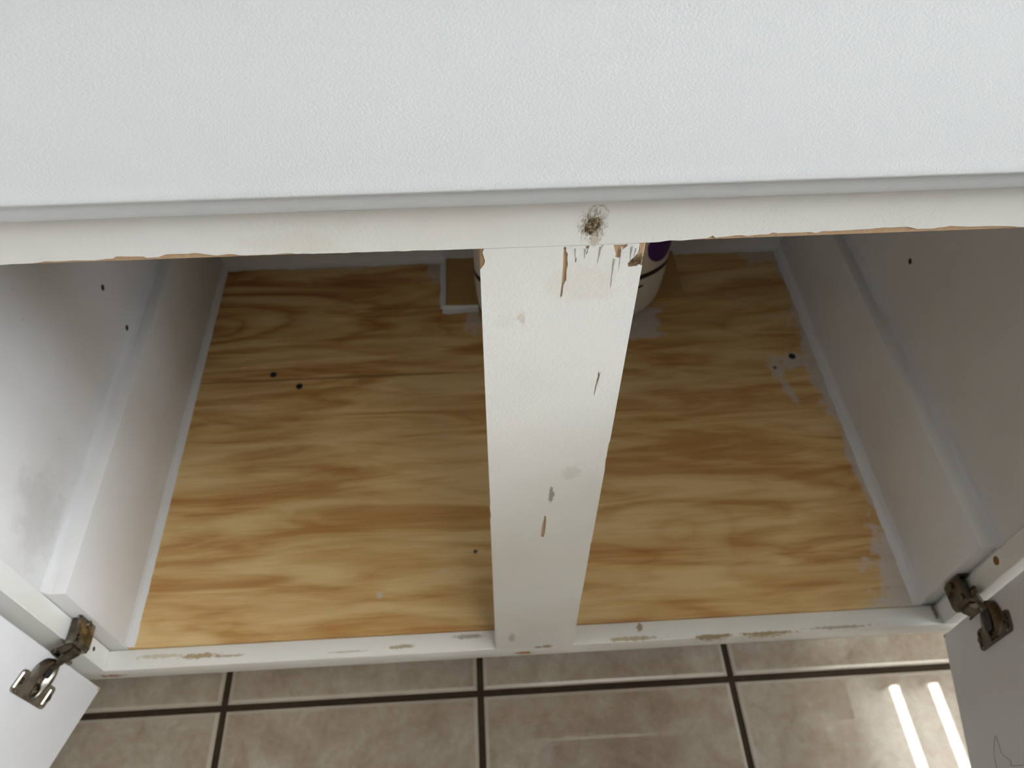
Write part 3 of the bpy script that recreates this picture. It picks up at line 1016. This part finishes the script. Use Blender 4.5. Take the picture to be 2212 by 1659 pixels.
def bracket(par, X, s, z0, z1, metal):
    """U-shaped clip wrapping the inner edge of the stile; s = direction into the opening"""
    fn = lambda p, q, h: (X + s * p, q, h)
    bm = BM()
    # back and top tray
    prism(bm, [(0.0004, -0.0030), (0.0030, -0.0055), (0.0105, -0.0050), (0.0125, -0.0010), (0.0125, 0.0195), (0.0100, 0.0225), (0.0004, 0.0228), (0.0004, 0.0210), (0.0085, 0.0205), (0.0098, 0.0185), (0.0098, 0.0005), (0.0085, -0.0022), (0.0035, -0.0025), (0.0004, -0.0005)], fn, z0, z1)
    o = obj('hinge_bracket', bm, metal, par)
    bm = BM()
    prism(bm, [(0.0016, -0.0020), (0.0070, -0.0030), (0.0100, 0.0010), (0.0100, 0.0190), (0.0016, 0.0205)], fn, z0 + 0.003, z1 - 0.006)
    obj('bracket_core', bm, M['bronze'], par)
    # side lugs, hinge pins and adjusting screw
    bm = BM()
    tube(bm, [(X + s * 0.0110, 0.0015, z1 - 0.0045), (X + s * 0.0140, 0.0010, z1 - 0.0045)], 0.0030, 12)
    tube(bm, [(X + s * 0.0120, 0.0165, (z0 + z1) / 2), (X + s * 0.0142, 0.0165, (z0 + z1) / 2)], 0.0032, 12)
    obj('screw', bm, metal, par, smooth=True)
    bm = BM()
    prism(bm, [(0.0085, -0.0045), (0.0085, -0.0085), (0.0020, -0.0125), (-0.0060, -0.0135), (-0.0075, -0.0105), (-0.0040, -0.0075), (0.0010, -0.0050)], fn, z0 + 0.006, z1 - 0.004)
    obj('hinge_link', bm, M['bronze'], par)
    bm = BM()
    tube(bm, [(X - s * 0.0030, -0.0120, z0 - 0.002), (X - s * 0.0030, -0.0120, z1 + 0.001)], 0.0024, 10)
    obj('hinge_pin', bm, metal, par, smooth=True)


bracket(stileL, 0.0, 1, 0.2530, 0.2810, M['nickel'])
bracket(stileR, W_, -1, 0.2350, 0.2620, M['bronze'])

# ------------------------------------------------------------------ worktop
bm = BM()
box(bm, -0.06, 0.90, -0.038, 0.61, FT + 0.0004, FT + 0.038, 0.004, 2)
obj('countertop', bm, M['counter'], None, 'pale laminate worktop lying on the sink cabinet', 'countertop')

# ------------------------------------------------------------------ jug behind the divider
JX, JY, JZ = 0.5020, 0.4680, PZ + 0.0031
jug = empty('plastic_jug', (JX, JY, JZ), 'off-white plastic jug with purple print standing behind the divider', 'jug')
jug.rotation_euler = (0, 0, math.radians(5.5))
jprof = [(0.70, 0.0), (0.86, 0.0006), (0.93, 0.005), (0.965, 0.016), (0.985, 0.035), (0.995, 0.055), (1.0, 0.08), (1.0, 0.15), (0.97, 0.175), (0.86, 0.20), (0.62, 0.222), (0.36, 0.235), (0.24, 0.240)]
JA, JB = 0.127, 0.056


def jr(a):
    c, s_ = math.cos(a), math.sin(a)
    e = 2.25
    k = (abs(c) ** e + abs(s_) ** e) ** (-1 / e)
    return JA * c * k, JB * s_ * k


def jscale(h):
    for (s0, h0), (s1, h1) in zip(jprof[:-1], jprof[1:]):
        if h0 <= h <= h1:
            return s0 + (s1 - s0) * (h - h0) / (h1 - h0)
    return jprof[-1][0]


bm = BM()
N = 64
rings = []
for sc_, hz in jprof:
    row = []
    for i in range(N):
        x, y = jr(2 * PI * i / N)
        rd = 0.030
        if hz > 0.19:
            tt = min(1, (hz - 0.19) / 0.05)
            L = math.hypot(x, y)
            x2, y2 = x / L * rd, y / L * rd
            row.append(bm.verts.new((x * sc_ * (1 - tt) + x2 * tt, y * sc_ * (1 - tt) + y2 * tt, hz)))
        else:
            row.append(bm.verts.new((x * sc_, y * sc_, hz)))
    rings.append(row)
for a, b in zip(rings[:-1], rings[1:]):
    for i in range(N):
        bm.faces.new((a[i], a[(i + 1) % N], b[(i + 1) % N], b[i]))
bm.faces.new(rings[0][::-1])
bm.faces.new(rings[-1])
bmesh.ops.recalc_face_normals(bm, faces=bm.faces)
obj('jug_body', bm, M['plastic'], jug, smooth=True)
bm = BM()
lathe(bm, [(0.030, 0.2402), (0.030, 0.256), (0.034, 0.2565), (0.034, 0.286), (0.031, 0.290), (0.010, 0.291)], 28)
obj('cap', bm, M['plastic'], jug, smooth=True)


def skin(name, mat, fz, a0, a1, n, off=0.0004, lab=None):
    """print hugging the jug: fz(t) -> (z low, z high)"""
    bm = BM()
    lo, hi = [], []
    for i in range(n + 1):
        t = i / n
        a = a0 + (a1 - a0) * t
        x, y = jr(a)
        zl, zh = fz(t)
        for lst, z in ((lo, zl), (hi, zh)):
            k = jscale(z)
            lst.append(bm.verts.new((x * k * (1 + off / 0.06), y * k * (1 + off / 0.06), z)))
    for i in range(n):
        bm.faces.new((lo[i], lo[i + 1], hi[i + 1], hi[i]))
    bmesh.ops.recalc_face_normals(bm, faces=bm.faces)
    bmesh.ops.solidify(bm, geom=bm.faces[:], thickness=0.0003)
    return obj(name, bm, mat, jug, lab, smooth=True)


skin('printed_ring', M['dark'], lambda t: (0.0755, 0.0835), 0, 2 * PI, 96)
skin('printed_oval', M['purple'], lambda t: (0.128 - 0.034 * math.sqrt(max(0.0, 1 - (2 * t - 1) ** 2)), 0.128 + 0.034 * math.sqrt(max(0.0, 1 - (2 * t - 1) ** 2))), math.radians(-52), math.radians(-19), 24, lab='purple oval printed on the jug')
skin('printed_mark', M['dark'], lambda t: (0.0605, 0.0645), math.radians(-72), math.radians(-50), 8)

# ------------------------------------------------------------------ hair on the right-hand door
d = Vector((math.cos(RA), math.sin(RA), 0))
nin = Vector((math.sin(RA), -math.cos(RA), 0))
pts = []
ctrl = [(0.1414, 0.0861), (0.1384, 0.0691), (0.1349, 0.0696), (0.127, 0.0591), (0.119, 0.0575), (0.1114, 0.0552), (0.123, 0.047), (0.1352, 0.0457), (0.145, 0.046)]
cv = [Vector((RP.x, RP.y, 0.1773)) + d * u + nin * 0.0009 + Vector((0, 0, z)) for u, z in ctrl]
for i in range(len(cv) - 1):
    p0, p1, p2, p3 = cv[max(i - 1, 0)], cv[i], cv[i + 1], cv[min(i + 2, len(cv) - 1)]
    for j in range(6):
        t = j / 6
        pts.append(0.5 * ((2 * p1) + (p2 - p0) * t + (2 * p0 - 5 * p1 + 4 * p2 - p3) * t * t + (3 * p1 - p0 - 3 * p2 + p3) * t ** 3))
pts.append(cv[-1])
bm = BM()
tube(bm, pts, 0.00016, 5)
obj('hair_strand', bm, M['hair'], None, 'thin dark hair stuck to the inner face of the right door', 'hair')
